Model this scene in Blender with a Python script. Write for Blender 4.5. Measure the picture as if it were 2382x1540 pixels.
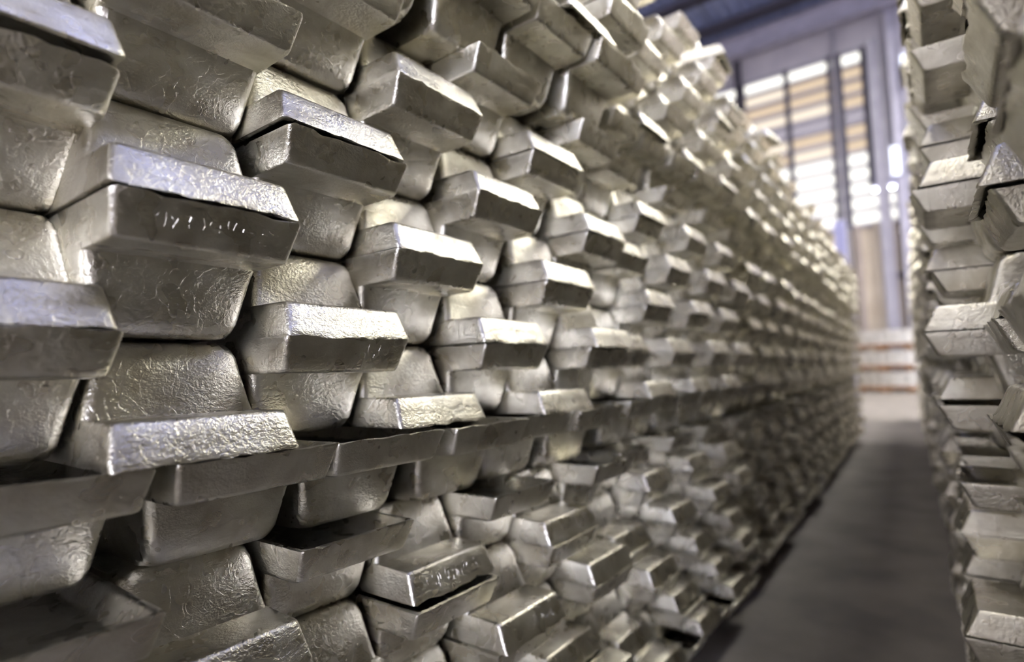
import bpy, bmesh, math, random
from mathutils import Vector, Matrix, noise

# ------------------------------------------------------------------ clear
for o in list(bpy.data.objects):
    bpy.data.objects.remove(o, do_unlink=True)
S = bpy.context.scene
C = S.collection
PI = math.pi
ZO = 0.745                      # floor of the hall is z = 0; stack heights are given relative to this level

# ------------------------------------------------------------------ camera
F, YAW, PIT, ROL = 1337.4556, 0.6404, 0.0754, -0.0303
fw = Vector((math.cos(PIT)*math.cos(YAW), math.cos(PIT)*math.sin(YAW), math.sin(PIT)))
rt = Vector((math.sin(YAW), -math.cos(YAW), 0))
up = rt.cross(fw)
rt2 = math.cos(ROL)*rt + math.sin(ROL)*up
up2 = -math.sin(ROL)*rt + math.cos(ROL)*up
cam = bpy.data.cameras.new('camera'); camo = bpy.data.objects.new('camera', cam); C.objects.link(camo)
m = Matrix((rt2, up2, -fw)).transposed().to_4x4()
m.translation = Vector((-0.1816, -0.4288, -0.113 + ZO))
camo.matrix_world = m
cam.sensor_width = 36; cam.sensor_fit = 'HORIZONTAL'; cam.lens = F*36/2382
cam.clip_start = 0.01; cam.clip_end = 200
cam.dof.use_dof = True; cam.dof.focus_distance = 0.44; cam.dof.aperture_fstop = 2.9; cam.dof.aperture_blades = 0
S.camera = camo

# ------------------------------------------------------------------ world, light, exposure
w = bpy.data.worlds.new('world'); S.world = w; w.use_nodes = True
bg = w.node_tree.nodes['Background']
bg.inputs['Color'].default_value = (0.78, 0.80, 1.0, 1); bg.inputs['Strength'].default_value = 15.0
S.view_settings.view_transform = 'Standard'; S.view_settings.look = 'None'
S.view_settings.exposure = 1.38; S.view_settings.gamma = 1; S.view_settings.use_curve_mapping = False

S.cycles.max_bounces = 7

# ------------------------------------------------------------------ material helpers
def newmat(name):
    m = bpy.data.materials.new(name); m.use_nodes = True
    return m, m.node_tree.nodes, m.node_tree.links, m.node_tree.nodes['Principled BSDF']
def simple(name, col, rough=.6, metal=0., nscale=None, ncol=None, bump=0, stretch=(1, 1, 1)):
    m, N, L, B = newmat(name)
    B.inputs['Base Color'].default_value = (*col, 1); B.inputs['Roughness'].default_value = rough; B.inputs['Metallic'].default_value = metal
    if nscale:
        tc = N.new('ShaderNodeTexCoord'); mp = N.new('ShaderNodeMapping'); mp.inputs['Scale'].default_value = stretch
        n = N.new('ShaderNodeTexNoise'); n.inputs['Scale'].default_value = nscale; n.inputs['Detail'].default_value = 6
        r = N.new('ShaderNodeValToRGB'); r.color_ramp.elements[0].position = .35; r.color_ramp.elements[1].position = .68
        r.color_ramp.elements[0].color = (*col, 1); r.color_ramp.elements[1].color = (*(ncol or col), 1)
        L.new(tc.outputs['Object'], mp.inputs['Vector']); L.new(mp.outputs[0], n.inputs['Vector'])
        L.new(n.outputs['Fac'], r.inputs['Fac']); L.new(r.outputs['Color'], B.inputs['Base Color'])
        if bump:
            b = N.new('ShaderNodeBump'); b.inputs['Strength'].default_value = bump; b.inputs['Distance'].default_value = .01
            L.new(n.outputs['Fac'], b.inputs['Height']); L.new(b.outputs[0], B.inputs['Normal'])
    return m
def glow(name, col, strength):
    m, N, L, B = newmat(name)
    B.inputs['Base Color'].default_value = (.04, .04, .04, 1)
    B.inputs['Emission Color'].default_value = (*col, 1); B.inputs['Emission Strength'].default_value = strength
    return m

def ingot_material(name, fine=True):
    m, N, L, B = newmat(name)
    B.inputs['Metallic'].default_value = 1.0
    tc = N.new('ShaderNodeTexCoord'); oi = N.new('ShaderNodeObjectInfo')
    mul = N.new('ShaderNodeVectorMath'); mul.operation = 'SCALE'; mul.inputs[0].default_value = (7.3, 11.9, 5.1)
    add = N.new('ShaderNodeVectorMath'); add.operation = 'ADD'
    L.new(oi.outputs['Random'], mul.inputs['Scale']); L.new(tc.outputs['Object'], add.inputs[0]); L.new(mul.outputs[0], add.inputs[1])
    vec = add.outputs[0]
    def nz(scale, detail=4, rough=.55, dist=0., st=None):
        n = N.new('ShaderNodeTexNoise'); n.inputs['Scale'].default_value = scale; n.inputs['Detail'].default_value = detail
        n.inputs['Roughness'].default_value = rough; n.inputs['Distortion'].default_value = dist
        if st:
            mp = N.new('ShaderNodeMapping'); mp.inputs['Scale'].default_value = st
            L.new(vec, mp.inputs['Vector']); L.new(mp.outputs[0], n.inputs['Vector'])
        else: L.new(vec, n.inputs['Vector'])
        return n.outputs['Fac']
    def ramp(src, p0, c0, p1, c1):
        r = N.new('ShaderNodeValToRGB'); e = r.color_ramp.elements
        e[0].position = p0; e[1].position = p1; e[0].color = c0; e[1].color = c1
        L.new(src, r.inputs['Fac']); return r.outputs['Color']
    def mix(a, b, fac, mode='MIX'):
        x = N.new('ShaderNodeMix'); x.data_type = 'RGBA'; x.blend_type = mode
        if isinstance(fac, (int, float)): x.inputs['Factor'].default_value = fac
        else: L.new(fac, x.inputs['Factor'])
        L.new(a, x.inputs['A'])
        if isinstance(b, tuple): x.inputs['B'].default_value = b
        else: L.new(b, x.inputs['B'])
        return x.outputs['Result']
    # silver-grey with olive-brown oxide clouds and small dark stains
    base = ramp(nz(22, 3, .6, .4), .32, (.55, .515, .42, 1), .64, (.79, .765, .67, 1))
    stain = ramp(nz(34, 3, .68, 1.2, (1, .5, 1.3)), .52, (0, 0, 0, 1), .82, (1, 1, 1, 1))
    col = mix(base, (.33, .25, .17, 1), mix(stain, (0, 0, 0, 1), .74 if fine else .92))
    L.new(col, B.inputs['Base Color'])
    rg = N.new('ShaderNodeMapRange'); rg.inputs['From Min'].default_value = .3; rg.inputs['From Max'].default_value = .7
    rg.inputs['To Min'].default_value = .22; rg.inputs['To Max'].default_value = .38
    L.new(nz(40, 2, .6), rg.inputs['Value']); L.new(rg.outputs[0], B.inputs['Roughness'])
    if fine:
        def madd(x, k, y=None):
            q = N.new('ShaderNodeMath'); q.operation = 'MULTIPLY_ADD' if y is not None else 'MULTIPLY'
            L.new(x, q.inputs[0]); q.inputs[1].default_value = k
            if y is not None: L.new(y, q.inputs[2])
            return q.outputs[0]
        hsum = madd(nz(30, 1, .5, .3), .42)                       # gentle unevenness of the casting
        hsum = madd(nz(95, 1, .6, 0, (.22, 1, 1.5)), .24, hsum)   # drawn streaks
        hsum = madd(nz(300, 3, .68, 0, (1, 1, 1.35)), .75, hsum)  # frosty grain
        # wrinkled cold-shut lines left by the mould
        v = N.new('ShaderNodeTexVoronoi'); v.feature = 'DISTANCE_TO_EDGE'; v.inputs['Scale'].default_value = 70
        dm = N.new('ShaderNodeVectorMath'); dm.operation = 'MULTIPLY_ADD'; dm.inputs[1].default_value = (.03, .03, .03)
        dn = N.new('ShaderNodeTexNoise'); dn.inputs['Scale'].default_value = 60; dn.inputs['Detail'].default_value = 1; L.new(vec, dn.inputs['Vector'])
        L.new(dn.outputs['Color'], dm.inputs[0]); L.new(vec, dm.inputs[2]); L.new(dm.outputs[0], v.inputs['Vector'])
        line = ramp(v.outputs['Distance'], .0, (1, 1, 1, 1), .03, (0, 0, 0, 1))
        hsum = madd(line, .09, hsum)
        bp = N.new('ShaderNodeBump'); bp.inputs['Strength'].default_value = .9; bp.inputs['Distance'].default_value = .001
        L.new(hsum, bp.inputs['Height']); L.new(bp.outputs[0], B.inputs['Normal'])
    else:
        b = N.new('ShaderNodeBump'); b.inputs['Strength'].default_value = .3; b.inputs['Distance'].default_value = .002
        L.new(nz(60, 3), b.inputs['Height']); L.new(b.outputs[0], B.inputs['Normal'])
    return m

MI = ingot_material('cast_ingot_metal')
MS = ingot_material('cast_ingot_metal_plain', False)
M_floor = simple('worn_concrete', (.17, .155, .15), .72, 0, 5, (.27, .24, .225), .5, (1, 1, 1))
M_roof = simple('blue_grey_roof_sheet', (.14, .17, .32), .45, .0, 3, (.20, .24, .42))
M_steel = simple('grey_painted_steel', (.27, .26, .33), .5, 0, 4, (.34, .33, .40))
M_lilac = simple('lilac_column', (.45, .45, .66), .45, 0, 4, (.52, .52, .74))
M_beam = simple('lilac_grey_beam_paint', (.38, .37, .47), .5, 0, 4, (.46, .45, .56)); M_post = simple('brown_grey_post_paint', (.30, .25, .24), .6, 0, 3, (.38, .32, .30))
M_dark = simple('dark_steel', (.07, .065, .09), .55)
M_wall = simple('grey_wall_sheet', (.42, .40, .46), .6, 0, 2, (.5, .48, .53))
M_cream = simple('cream_wall_sheet', (.50, .43, .35), .6, 0, 2, (.60, .53, .44))
M_wood = simple('brown_timber', (.20, .09, .035), .75, 0, 9, (.34, .17, .07), .3, (1, 6, 6))
M_slat = simple('slat_grey', (.30, .29, .36), .55)

# ------------------------------------------------------------------ object helpers
def link(name, bm, mat, parent=None, smooth=None):
    me = bpy.data.meshes.new(name)
    if isinstance(bm, bmesh.types.BMesh):
        bmesh.ops.recalc_face_normals(bm, faces=bm.faces[:]); bm.to_mesh(me); bm.free()
    me.materials.append(mat)
    if smooth is not None:
        for p in me.polygons: p.use_smooth = True
        me.set_sharp_from_angle(angle=math.radians(smooth))
    o = bpy.data.objects.new(name, me); C.objects.link(o)
    if parent: o.parent = parent
    return o
def box(bm, x0, x1, y0, y1, z0, z1, bev=0):
    r = bmesh.ops.create_cube(bm, size=1)
    for v in r['verts']:
        v.co = Vector(((x0+x1)/2+v.co.x*(x1-x0), (y0+y1)/2+v.co.y*(y1-y0), (z0+z1)/2+v.co.z*(z1-z0)))
    if bev:
        bmesh.ops.bevel(bm, geom=list({e for v in r['verts'] for e in v.link_edges}), offset=bev, segments=2, affect='EDGES')
def bx(name, mat, x0, x1, y0, y1, z0, z1, bev=0, parent=None):
    bm = bmesh.new(); box(bm, x0, x1, y0, y1, z0, z1, bev); return link(name, bm, mat, parent)
def tag(o, label=None, cat=None, group=None, kind=None):
    if label: o['label'] = label
    if cat: o['category'] = cat
    if group: o['group'] = group
    if kind: o['kind'] = kind
    return o
def empty(name, loc):
    o = bpy.data.objects.new(name, None); o.location = loc; o.empty_display_size = .1; C.objects.link(o); return o

# ================================================================== SETTING (hall)
HX0, HX1, HY0, HY1, HZ = -9.0, 16.0, -11.0, 11.0, 9.62
tag(bx('floor', M_floor, HX0-4, HX1, HY0, HY1, -.2, 0), 'worn grey-brown concrete floor of the aisle', kind='structure')

# back wall around the louvred window (Y .15 .. 6, z 3.95 .. 8.3)
WX = HX1
LW0, LW1, LZ0, LZ1 = .62, 6.5, 3.98, 8.35
SX0, SZ1 = .14, 4.85         # the lower step of the louvre reaches further right
bm = bmesh.new()
box(bm, WX, WX+.2, LW1, HY1, 0, HZ+.12); box(bm, WX, WX+.2, SX0, LW1, LZ1, HZ+.12)
box(bm, WX, WX+.2, SX0, LW0, SZ1, LZ1); box(bm, WX, WX+.2, HY0, SX0, LZ0, HZ+.12)
wb = link('wall_back', bm, M_wall); tag(wb, 'grey sheeted upper back wall', kind='structure')
# cream corrugated sheeting below the louvre
bm = bmesh.new(); prev = None; n = 0; y = HY0
while y < HY1:
    x = WX - (.05 if n % 4 in (1, 2) else 0)
    a = bm.verts.new((x, y, 0)); b = bm.verts.new((x, y, LZ0))
    if prev: bm.faces.new((prev[0], a, b, prev[1]))
    prev = (a, b); y += (.07 if n % 2 == 0 else .035*4); n += 1
o = link('wall_back_lower', bm, M_cream); tag(o, 'cream corrugated lower back wall', kind='structure')

# louvre window: panes behind slats
win = empty('window_1', (WX, 3, 6)); tag(win, 'tall louvred window with bright daylight behind its slats', kind='structure')
G = {'white': glow('daylight_white', (1, .97, .90), .62), 'cream': glow('daylight_cream', (1, .86, .70), .40),
     'amber': glow('daylight_amber', (1, .77, .54), .30), 'lilac': glow('daylight_lilac', (.86, .78, .92), .19),
     'blue': glow('daylight_blue', (.74, .80, 1.0), 1.3)}
for g in G.values(): g.cycles.emission_sampling = 'NONE'
rows = 12; ph = (LZ1-LZ0)/rows
order = ['white', 'cream', 'cream', 'cream', 'lilac', 'cream', 'cream', 'white', 'cream', 'white', 'white', 'white']
mull = [LW0, 1.14, 1.35, 2.35, 3.45, 4.5, 5.5, LW1]
rnd = random.Random(3)
for r in range(rows):
    z1 = LZ1 - r*ph; z0 = z1 - ph
    y0 = LW0 if z1 > SZ1+.1 else SX0
    ms = [y0] + [q for q in mull if q > y0]
    for a, b in zip(ms[:-1], ms[1:]):
        k = order[r]
        if k == 'cream' and r < 7 and (b < 1.5 or rnd.random() < .3): k = 'amber'
        if r in (8, 10) and rnd.random() < .6: k = 'white'
        bx('pane', G[k], WX-.02, WX+.0, a-win.location.y, b-win.location.y, z0-6, z1-6, parent=win).location = (-win.location.x, 0, 0)
for r in range(rows+1):
    z = LZ1 - r*ph
    y0 = LW0 if z > SZ1 else SX0
    bx('slat', M_slat, -.12, -.02, y0-3, LW1-3, z-.05-6, z+.03-6, parent=win)
for i, yy in enumerate(mull):
    bx('mullion', M_dark, -.16, -.05, yy-.06-3, yy+.06-3, LZ0-6 if i else SZ1-6, LZ1-6, parent=win)
bx('mullion', M_slat, -.2, -.03, SX0-.06-3, SX0+.04-3, LZ0-6, SZ1-6, parent=win)

# two slim blue-white windows right of the louvre
for k, (ya, yb, za, zb) in enumerate([(-.36, -.12, 7.0, 7.75), (.03, .22, 4.95, 5.65)]):
    wn = empty('window_%d' % (k+2), (WX-.38, (ya+yb)/2, (za+zb)/2)); tag(wn, 'narrow bright opening beside the steel column', kind='structure')
    hy, hz = (yb-ya)/2, (zb-za)/2
    bx('pane', G['blue'], -.01, .01, -hy, hy, -hz, hz, parent=wn)
    for s in (-1, 1):
        bx('frame', M_steel, -.02, .03, s*hy-.015, s*hy+.015, -hz-.02, hz+.02, parent=wn)
        bx('frame', M_steel, -.02, .03, -hy, hy, s*hz-.015, s*hz+.015, parent=wn)

# beams, columns, purlins
def ibeam_y(name, x, z, h, wd, mat, kind='structure'):
    bm = bmesh.new()
    box(bm, x-wd/2, x+wd/2, HY0, HY1, z-.03, z); box(bm, x-wd/2, x+wd/2, HY0, HY1, z-h, z-h+.03); box(bm, x-.02, x+.02, HY0, HY1, z-h, z)
    return tag(link(name, bm, mat), kind=kind)
ibeam_y('trim_1', WX-.30, 9.60, .55, .32, M_beam)
def hcol(n, x, y, w_, d_, z1, mat):
    bm = bmesh.new()
    box(bm, x-d_/2, x+d_/2, y-w_/2, y-w_/2+.04, 0, z1); box(bm, x-d_/2, x+d_/2, y+w_/2-.04, y+w_/2, 0, z1)
    box(bm, x-.02, x+.02, y-w_/2, y+w_/2, 0, z1)
    return tag(link('trim_%d' % n, bm, mat), kind='structure')
hcol(2, WX-.2, -.03, .30, .3, 9.1, M_beam)
hcol(3, WX-.35, .40, .24, .14, 8.35, M_steel)
hcol(4, 7.2, .40, .11, .11, 2.25, M_lilac)  # short lilac column past the end of the left stack
hcol(12, WX-.1, 1.22, .10, .10, 9.1, M_steel)
hcol(5, WX-.1, 3.55, .16, .12, 9.1, M_dark)
for i, y in enumerate((.28, .62, 1.0)):
    bx('trim_%d' % (6+i), M_post if i != 1 else M_cream, WX-.16, WX-.05, y-.05, y+.05, 0, LZ0)['kind'] = 'structure'
bx('trim_9', M_dark, WX-.16, WX-.06, .1, .42, 2.6, 2.72)['kind'] = 'structure'
bx('trim_10', M_dark, WX-.16, WX-.06, .1, .42, 1.3, 1.42)['kind'] = 'structure'
bx('trim_11', M_steel, HX0, WX, -6.2, -6.0, 8.8, 9.2)['kind'] = 'structure'

# corrugated roof with unseen glowing strips, added to light the aisle and ingots
GLOW_STRIPS = [(-8.9, -7.9, [(-4, 14, 0)]), (-5.2, -3.7, [(-3, 8.2, 1), (8.4, 14, 0)]), (-3.6, -2.7, [(-3, 4.8, 1)]), (-2.6, -1.2, [(7.6, 12.5, 0)]),
       (.3, 1.7, [(-8, -1.6, 2)]), (2.6, 3.8, [(-8, 5, 1)]), (8.8, 9.9, [(-6, 12, 0)])]
def corr(y0, y1, x0, x1, z, mat, name):
    bm = bmesh.new(); prev = None; y = y0; n = 0; pat = [0, .0, .06, .06]
    while True:
        zz = z + pat[n % 4]
        a = bm.verts.new((x0, y, zz)); b = bm.verts.new((x1, y, zz))
        if prev: bm.faces.new((prev[0], a, b, prev[1]))
        prev = (a, b)
        if y >= y1: break
        y = min(y1, y + (.09 if n % 2 == 0 else .04)); n += 1
    return link(name, bm, mat)
ys = sorted(GLOW_STRIPS); yy = HY0; parts = []
ceil = empty('ceiling', (0, 0, HZ)); tag(ceil, 'blue-grey corrugated roof with added glowing strips', kind='structure')
M_glow = glow('strip_glow_warm', (1, .965, .86), 14.0); M_glow_dim = glow('strip_glow_warm_dim', (1, .95, .84), 5.5); M_glow_blue = glow('strip_glow_blue', (.48, .53, 1.0), 1.4)  # warm, dimmer warm and blue emission, added to light and tint the ingots
def roofpart(o):
    o.parent = ceil; o.location = (0, 0, -HZ)
for a, b, segs in ys:
    roofpart(corr(yy, a, HX0, HX1, HZ, M_roof, 'roof_sheet'))
    xx = HX0
    for c, d, t in segs:
        roofpart(corr(a, b, xx, c, HZ, M_roof, 'roof_sheet')); xx = d
        roofpart(bx('glow_strip', (M_glow, M_glow_blue, M_glow_dim)[t], c, d, a, b, HZ, HZ+.03))
    roofpart(corr(a, b, xx, HX1, HZ, M_roof, 'roof_sheet'))
    yy = b
roofpart(corr(yy, HY1, HX0, HX1, HZ, M_roof, 'roof_sheet'))
roofpart(bx('sky_leak_blocker', M_dark, HX0, HX1+.2, HY0, HY1, HZ+.09, HZ+.12))  # unseen slab added above the sheets to block sky light leaking in
for x in (-7, -4.6, -2.2, .2, 2.6, 5, 7.4, 9.8, 11.6, 13.2, 14.7):
    bm = bmesh.new(); box(bm, x-.04, x+.04, HY0, HY1, HZ-.24, HZ-.01); box(bm, x-.04, x+.10, HY0, HY1, HZ-.24, HZ-.21)
    roofpart(link('purlin', bm, M_dark))
# side walls, and the rear wall with its wide open doorway
tag(bx('wall_left', M_wall, HX0, HX1, HY1, HY1+.2, 0, HZ), kind='structure')
tag(bx('wall_right', M_wall, HX0, HX1, HY0-.2, HY0, 0, HZ), kind='structure')
bm = bmesh.new()
box(bm, HX0-.2, HX0, -3.4, HY1, 0, HZ+.1); box(bm, HX0-.2, HX0, HY0, -5.8, 0, HZ+.1); box(bm, HX0-.2, HX0, -5.8, -3.4, 4.8, HZ+.1)
tag(link('wall_rear', bm, M_wall), kind='structure')

# ================================================================== INGOTS
D_, SY, HP, H = .0555, .0115, .0273, .0783          # lip length, slope of lip end, lip height, ingot height
WT, SL, SYB, LEN = .0595, .160, .0125, .62         # half width at the wide face, side draft, body end draft, body length
P, LAY = .1103, .08                                # column pitch, layer pitch

def ring(hw, y0, ins, r, cs, nf, ear, z, zf=None, yf=None):
    """one closed outline of the ingot at height z; y0 = front end, mirrored at the far end"""
    pts = []
    y1 = LEN - y0
    def corner(cx, cy, a0):
        for i in range(cs+1):
            a = a0 + (PI/2)*i/cs
            pts.append([cx+math.cos(a)*r, cy+math.sin(a)*r, z])
    h_ = hw - ins
    # front edge from -x to +x
    corner(-h_+r, y0+ins+r, PI)
    for i in range(1, nf): pts.append([-h_+r+(2*h_-2*r)*i/nf, y0+ins, z])
    corner(h_-r, y0+ins+r, 1.5*PI)
    fe = len(pts)
    for yy in (.03, .31, LEN-.03): pts.append([hw if not ear else hw, yy, z])
    corner(h_-r, y1-ins-r, 0)
    corner(-h_+r, y1-ins-r, .5*PI)
    for yy in (LEN-.03, .31, .03): pts.append([-hw, yy, z])
    return pts, fe

def ingot_mesh(name, seed, cs=4, nf=14, ragged=1.7, mat=None, low=False):
    R = random.Random(seed)
    ey = lambda z: -D_ + SY*(-z/HP)
    by = lambda z: SYB*max(0, (-z-HP))/(H-HP)
    hw = lambda z: WT + SL*z
    rows = []
    def row(z, y0, ins=0, r=.006, full=True, rag=0):
        pts, fe = ring(hw(z), y0, ins, r, cs, nf, True, z)
        if not full:  # pan rows are inset all round
            for p in pts: p[0] *= (hw(z)-ins)/hw(z) if abs(p[0]) > hw(z)-ins*.5 else 1
        if rag and ragged:
            for i in range(fe):
                n = noise.noise(Vector((pts[i][0]*70+seed*3.1, 0, seed*1.7)))
                n2 = noise.noise(Vector((pts[i][0]*260+seed*3.1, 5, seed*1.7)))
                pts[i][1] -= rag*ragged*(.0012*n+.0007*n2+.0004)
                pts[i][2] += rag*ragged*(.0011*n2+.0009*n)
        rows.append(pts)
    if low:
        row(0, ey(0), 0, .004); row(-HP, ey(-HP)); row(-HP-.001, -.001, 0, .01); row(-H+.008, by(-H+.008), 0, .012); row(-H, by(-H)+.005, .005, .012, False)
    else:
        row(-.0135, ey(0), .0145, .006, False)
        row(-.0120, ey(0), .0120, .006, False)
        row(-.0020, ey(0), .0060, .005, False)
        row(-.0003, ey(0), .0046, .0045, False, .4)
        row(0, ey(0), .0026, .004, False, .7)
        row(-.0004, ey(0), .0006, .0034, True, 1)
        row(-.0018, ey(-.0018), 0, .0036, True, .8)
        row(-.006, ey(-.006), 0, .0038, True, .15)
        row(-.015, ey(-.015), 0, .0042)
        row(-HP+.0030, ey(-HP+.0030), 0, .0046)
        row(-HP+.0008, ey(-HP)+.0003, 0.0002, .0048)
        row(-HP, ey(-HP)+.0016, .0008, .005)
        row(-HP-.0001, -.0004, 0, .0055)
        row(-HP-.0080, by(-HP-.008), 0, .007)
        row(-.052, by(-.052), 0, .0078)
        row(-H+.0110, by(-H+.011), 0, .0085)
        row(-H+.0050, by(-H)+.0004, .0008, .009)
        row(-H+.0014, by(-H)+.0012, .0028, .0095)
        row(-H, by(-H)+.002, .0065, .0095, False)
    bm = bmesh.new(); vr = []
    for pts in rows:
        vs = []
        for p in pts:
            v = Vector(p)
            if not low:
                q = v*18 + Vector((seed*2.3, 0, 0))
                v += Vector((noise.noise(q), noise.noise(q+Vector((9, 0, 0))), noise.noise(q+Vector((0, 9, 0)))*.5))*.0006
            vs.append(bm.verts.new(v))
        vr.append(vs)
    n = len(vr[0])
    for a, b in zip(vr[:-1], vr[1:]):
        for i in range(n):
            bm.faces.new((a[i], a[(i+1) % n], b[(i+1) % n], b[i]))
    bm.faces.new(vr[0]); bm.faces.new(vr[-1])
    bmesh.ops.recalc_face_normals(bm, faces=bm.faces[:])
    me = bpy.data.meshes.new(name); bm.to_mesh(me); bm.free()
    me.materials.append(mat or MI)
    for p in me.polygons: p.use_smooth = True
    me.set_sharp_from_angle(angle=math.radians(38))
    return me

HI = [ingot_mesh('ingot', 11+i*7) for i in range(8)]
LOW = ingot_mesh('ingot_far', 5, cs=1, nf=1, ragged=0, mat=MS, low=True)

# corrections read for the nearest ingots: (stack block, column, layer seam, kind) -> shift
OFF = {'-1,6,U': (.002, -.018, -.003), '0,0,I': (-0.0064, -0.0136, 0.0001),
       '0,0,U': (-0.0065, -0.0168, -0.0016),
       '1,-2,I': (-0.0034, -0.0008, -0.0003),
       '1,-2,U': (0.0007, -0.0013, -0.0018),
       '1,2,I': (0.0027, 0.0017, -0.0011),
       '1,2,U': (0.0007, 0.0018, 0.0008),
       '2,0,I': (0.0014, 0.005, 0.0014),
       '2,0,U': (-0.0039, 0.0004, 0.0016),
       '2,4,I': (0.0017, 0.0067, 0.0018),
       '2,4,U': (0.0003, 0.0046, 0.0018),
       '2,-4,I': (0.0015, 0.0004, 0.0018),
       '2,-4,U': (-0.0051, -0.0052, -0.0007),
       '0,4,I': (0.0007, -0.0026, -0.0014),
       '0,4,U': (0.0001, -0.0038, 0.0003),
       '3,-2,I': (0.0014, 0.0022, -0.0003),
       '3,-2,U': (-0.0057, -0.0041, -0.0002),
       '3,2,I': (-0.0006, -0.0021, 0.0002),
       '3,2,U': (0.005, 0.0014, 0.0005),
       '-1,2,U': (0.002, 0.004, 0.0),
       '-1,-2,U': (0.0008, 0.0134, -0.0006),
       '4,0,I': (0.0094, -0.0036, -0.0018),
       '4,0,U': (0.01, -0.0005, -0.0018),
       '4,4,I': (0.003, 0.0031, -0.0018),
       '4,4,U': (0.0003, 0.0015, -0.0011),
       '2,8,I': (0.0065, 0.0088, 0.0004),
       '2,8,U': (0.0003, -0.0027, -0.0007),
       '4,8,I': (0.0023, 0.002, -0.001),
       '3,10,I': (0.0049, -0.0099, -0.0001),
       '5,10,I': (-0.001, 0.0044, -0.0004),
       '1,6,U': (0.0043, 0.01, -0.0015),
       '3,6,U': (0.0069, -0.001, -0.0018)}

drift = lambda k: [0, .028, .052][k] if k < 3 else .052+.026*(k-2)
specs = []      # every ingot: side, block(k), column, layer, kind, matrix-ish data
def xoff(k): return [0, .812, 1.602][k] if 0 <= k <= 2 else 1.602+(k-2)*.787
RJ = random.Random(42)
def add(side, k, tier, j, c, kind, x, y, z, ref=None):
    jx, jy, jz = RJ.gauss(0, .0016), RJ.gauss(0, .0045), 0
    ra = RJ.gauss(0, .006)
    sc = 1.0
    if side == 'L' and k == 0 and ref in OFF:
        jx, jy, jz = OFF[ref]; ra = 0
    specs.append(dict(side=side, k=k, tier=tier, j=j, c=c, kind=kind, x=x+jx, y=y+jy, z=z+jz+ZO, ra=ra))
def tier_y(side, t, k):
    if side == 'L': return {0: .0131, 1: 0, 2: -.052 if k == 0 else -.012}[t]
    return {0: -.010, 1: 0, 2: .002}[t]
def stack(side, k, bx0, basey, layers=range(-9, 8)):
    sgn = 1 if side == 'L' else -1
    for j in layers:                      # layer j spans j*LAY .. (j+1)*LAY
        tier = 0 if j < -3 else (1 if j < 3 else 2)
        y = basey + tier_y(side, tier, k)*(1)
        if j in (-9, -3, 3):              # all wide side up: first layer of a bundle
            c0 = {-9: -.098, -3: -.088, 3: -.100}[j]; pt = {-9: .124, -3: .1215, 3: .1250}[j]
            for c in range(6):
                add(side, k, tier, j, c, 'U', bx0+c0+c*pt, y, (j+1)*LAY-.0015, f'row{j},{c}')
        else:
            jj = (j-(-3)) % 6 if j > -9 else 0
            for c in range(-1, 6):
                if side == 'L' and ((k == 1 and j == 7 and c < 0) or (k == 3 and j == 7 and c in (2, 5)) or (k == 5 and j == 7 and c < 2)): continue
                par = (j % 2 == 0)        # even layer: even columns narrow side up
                if tier == 0: par = (j % 2 == 0)
                up_I = (c % 2 == 0) == par
                kind = 'I' if up_I else 'U'
                seam = j if kind == 'I' else j+1
                add(side, k, tier, j, c, kind, bx0+c*P + (.0215 if tier == 0 and k == 0 and side == 'L' else .011 if (k, c, side) == (0, 5, 'L') else 0), y, seam*LAY + (.0004 if kind == 'I' else -.0004), f'{c},{-2*seam},{kind}')
for k in range(0, 7): stack('L', k, xoff(k), drift(k) if k else 0)
stack('L', -1, -.785, 0)
# right stack: the nearest block stands back from the next one
RY = {0: -.519, 1: -.4755, 2: -.4555, 3: -.440}
RYD = lambda k: RY.get(k, -.440+.032*(k-3))
for k in range(0, 10):
    stack('R', k, -.02+.785*k-(.06 if k == 0 else 0), RYD(k))
# two stray ingots on top of the left stack
specs.append(dict(side='L', k=1, tier=3, j=9, c=0, kind='I', x=1.245, y=.0, z=.6405+ZO, ra=.12))
specs.append(dict(side='L', k=2, tier=3, j=9, c=1, kind='I', x=1.86, y=.02, z=.6405+ZO, ra=-.15))

def project(p):
    d = Vector(p) - camo.matrix_world.translation
    zc = d.dot(fw)
    if zc < .05: return None
    return 1191+F*d.dot(rt2)/zc, 770-F*d.dot(up2)/zc, zc
for s in specs:
    sg = -1 if s['side'] == 'L' else 1
    pr = [project((s['x']+a, s['y']+sg*b, s['z']+(c if s['kind'] == 'I' else -c))) for a in (-.055, .055) for b, c in ((.05, .01), (0, .06))]
    s['d'] = 99
    vis = [q for q in pr if q and -10 < q[0] < 2392 and -10 < q[1] < 1550]
    if vis and s['k'] >= 0: s['d'] = min(q[2] for q in vis) + (.55 if s['side'] == 'R' and s['k'] > 1 else 0)
specs.sort(key=lambda s: s['d'])
near, far = specs[:300], specs[300:]

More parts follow.
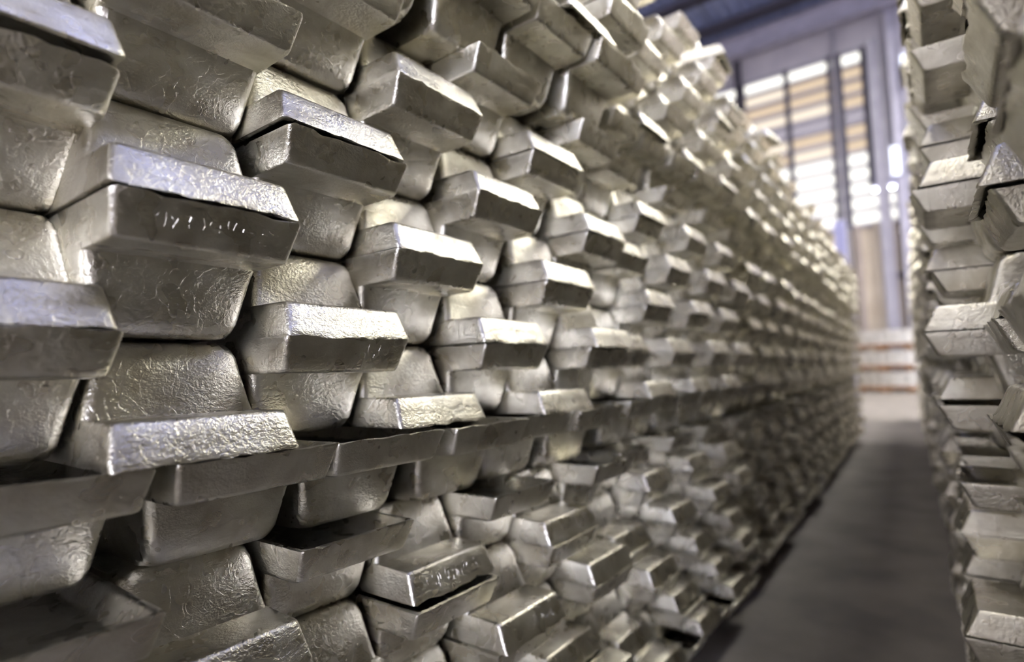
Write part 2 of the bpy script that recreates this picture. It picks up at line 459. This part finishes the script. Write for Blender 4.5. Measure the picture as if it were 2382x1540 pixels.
ORD = ['first', 'second', 'third', 'fourth', 'fifth', 'sixth', 'seventh', 'eighth', 'ninth', 'tenth']
def label(s):
    if s['j'] == 9:
        return 'stray ingot lying loose on top of the left stack, ' + ('nearer one' if s['k'] == 1 else 'farther one')
    up = 'narrow side up' if s['kind'] == 'I' else 'wide side up'
    j = s['j']
    blk = ['nearest', 'second', 'third', 'fourth', 'fifth', 'sixth', 'seventh', 'eighth', 'ninth', 'tenth'][s['k']] + (' left block' if s['side'] == 'L' else ' right block')
    if j in (-9, -3, 3):
        lay = {-9: 'gapped floor row', -3: 'overhanging ledge row', 3: 'high gapped row'}[j]
        return f"ingot {ORD[s['c']]} along the {lay} of the {blk}"
    if j > 3: lay = f'{ORD[j-4]} layer above high gapped row'
    elif j > -3: lay = f'{ORD[j+2]} layer above ledge row'
    else: lay = f'{ORD[-4-j]} layer below ledge row'
    return f"ingot {up}, {lay}, {ORD[s['c']+1]} across {blk}"

def place(o, s):
    o.location = (s['x'], s['y'], s['z'])
    ry = PI if s['kind'] == 'I' else 0
    rz = (PI if s['side'] == 'R' else 0) + s['ra']
    o.rotation_euler = (0, ry, rz)
for n, s in enumerate(near):
    o = bpy.data.objects.new('ingot', HI[n % 8] if True else None); C.objects.link(o)
    place(o, s)
    tag(o, label(s), 'ingot', 'ingots of the left stack' if s['side'] == 'L' else 'ingots of the right stack')
    s['obj'] = o

# raised marks left by the mould on some of the nearest lips (too worn to read)
def marks(o, seed, style):
    R = random.Random(seed); bm = bmesh.new()
    def stroke(pts, hgt, wd):
        vs = []
        for u, t in pts:
            y = -D_ + SY*t/HP
            vs.append([bm.verts.new((u-wd, y+.0001, -t)), bm.verts.new((u, y-hgt, -t)), bm.verts.new((u+wd, y+.0001, -t)), bm.verts.new((u, y-hgt*.2, -t-wd*1.2))])
        for a, b in zip(vs[:-1], vs[1:]):
            for i in range(3): bm.faces.new((a[i], a[i+1], b[i+1], b[i]))
            bm.faces.new((a[3], a[0], b[0], b[3]))
        bm.faces.new(vs[0]); bm.faces.new(vs[-1])
    x = -.034
    while x < .036:
        hgt = R.uniform(.00010, .00032)
        t0 = R.uniform(.005, .009); t1 = R.uniform(.015, .022); n = 6; xx = x; pts = []
        if style == 0 or R.random() < .6:
            for i in range(n+1):
                xx += R.uniform(-.0011, .0011); pts.append((xx, t0+(t1-t0)*i/n+R.uniform(-.0005, .0005)))
        else:
            tt = R.uniform(t0, t1)
            for i in range(n+1):
                pts.append((xx + i*.0017, tt+R.uniform(-.0008, .0008)+.0004*i))
        k0 = R.randint(0, 3); k1 = k0 + R.randint(2, 4)
        stroke(pts[k0:k1], hgt, R.uniform(.0002, .0004))
        if R.random() < .4: stroke(pts[-2:], hgt*.7, .0002)
        x += R.uniform(.002, .0065)
    bmesh.ops.recalc_face_normals(bm, faces=bm.faces[:])
    q = link('cast_mark', bm, MI, o); q['label'] = 'worn raised casting mark'
MARK = {('U', 0, 0): 1, ('I', 0, -2): 0, ('U', 1, -1): 1, ('I', 2, -4): 0, ('I', 3, -5): 0, ('I', 4, -4): 0, ('I', 0, 0): 0}
for s in near:
    if s['side'] == 'L' and s['k'] == 0 and s['j'] not in (-9, -3, 3, 9):
        seam = s['j'] if s['kind'] == 'I' else s['j']+1
        if (s['kind'], s['c'], seam) in MARK: marks(s['obj'], s['c']*9+seam+40, MARK[(s['kind'], s['c'], seam)])
        if s['kind'] == 'U' and s['c'] == -1 and s['j'] == -4:
            R = random.Random(5); bm = bmesh.new()
            for i in range(13):
                x = -.046+i*.0062; a = R.uniform(-.35, .35)
                r = bmesh.ops.create_cube(bm, size=1)
                for v in r['verts']:
                    px_, py_ = v.co.x*.0016, v.co.y*R.uniform(.0085, .010)
                    v.co = Vector((x+px_*math.cos(a)-py_*math.sin(a), -.031+py_*math.cos(a)+px_*math.sin(a), -.0125+v.co.z*.0036))
            bmesh.ops.bevel(bm, geom=bm.edges[:], offset=.0004, segments=1, affect='EDGES')
            q = link('raised_mark', bm, MI, s['obj']); q['label'] = 'row of raised cast bars inside the sunken face'

# all remaining ingots (far, tiny in the photograph): one object
verts, faces = [], []
lv = [v.co.copy() for v in LOW.vertices]; lf = [tuple(p.vertices) for p in LOW.polygons]
for s in far:
    M = Matrix.Translation((s['x'], s['y'], s['z'])) @ Matrix.Rotation((PI if s['side'] == 'R' else 0)+s['ra'], 4, 'Z') @ Matrix.Rotation(PI if s['kind'] == 'I' else 0, 4, 'Y')
    b = len(verts); verts += [M @ v for v in lv]; faces += [tuple(b+i for i in f) for f in lf]
me = bpy.data.meshes.new('ingot_stack'); me.from_pydata(verts, [], faces); me.materials.append(MS)
o = bpy.data.objects.new('ingot_stack', me); C.objects.link(o)
tag(o, 'the many small distant ingots of both long stacks beyond the near blocks', 'ingots', kind='stuff')

# timber bearers under the blocks
def bearer(x0, x1, y, label_, grp):
    o = bx('timber_bearer', M_wood, -(x1-x0)/2, (x1-x0)/2, -.04, .04, 0, .0225, .003); o.location = ((x0+x1)/2, y, 0)
    tag(o, label_, 'timber', grp)
for k in range(-1, 7):
    for dy in (.12, .5): bearer(xoff(k)-.17 if k >= 0 else -.95, xoff(k)+.6 if k >= 0 else -.2, (drift(k) if k > 0 else 0)+dy, (('front' if dy < .3 else 'rear') + ' dark timber bearer on the floor under the ' + (['nearest', 'second', 'third', 'fourth', 'fifth', 'sixth', 'seventh', 'eighth', 'ninth', 'tenth'][k] + ' left block' if k >= 0 else 'left block behind the camera')), 'timbers under the left stack')
for k in range(0, 10):
    for dy in (.12, .5): bearer(-.19+.785*k, .56+.785*k, RYD(k)-dy, (('front' if dy < .3 else 'rear') + ' dark timber bearer on the floor under the ' + ['nearest', 'second', 'third', 'fourth', 'fifth', 'sixth', 'seventh', 'eighth', 'ninth', 'tenth'][k] + ' right block'), 'timbers under the right stack')

# ================================================================== far bundles of ingots on timber at the end of the aisle
def far_bundle(x, y0, y1, z0, lab):
    e = empty('ingot_bundle', (x, (y0+y1)/2, z0)); tag(e, lab, 'metal bundle', 'bundles at the far end of the aisle')
    hy = (y1-y0)/2
    for dy in (-hy*.7, 0, hy*.7): bx('timber_block', M_wood, -.3, .3, dy-.11, dy+.11, 0, .08, .004, e)
    bx('timber_plank', M_wood, -.36, .36, -hy, hy, .08, .13, .004, e)
    n = 9; wd = 2*hy/n  # nine ingots side by side in each layer
    for r in range(3):
        for i in range(n):
            yy = -hy + wd*(i+.5); z = .13+r*.105
            bm = bmesh.new(); box(bm, -.34, .34, -wd*.47, wd*.47, 0, .102, .012)
            for v in bm.verts:
                if (v.co.z > .05) == (i % 2 == 0): v.co.y *= .86
            q = link('ingot', bm, MI, e, 38); q.location = (0, yy, z)
for r, lab in enumerate(['lowest ingot bundle on brown timber at the aisle end', 'middle ingot bundle on brown timber at the aisle end', 'topmost ingot bundle on brown timber at the aisle end']):
    far_bundle(15.0, -.12, 1.35, r*.455, lab)
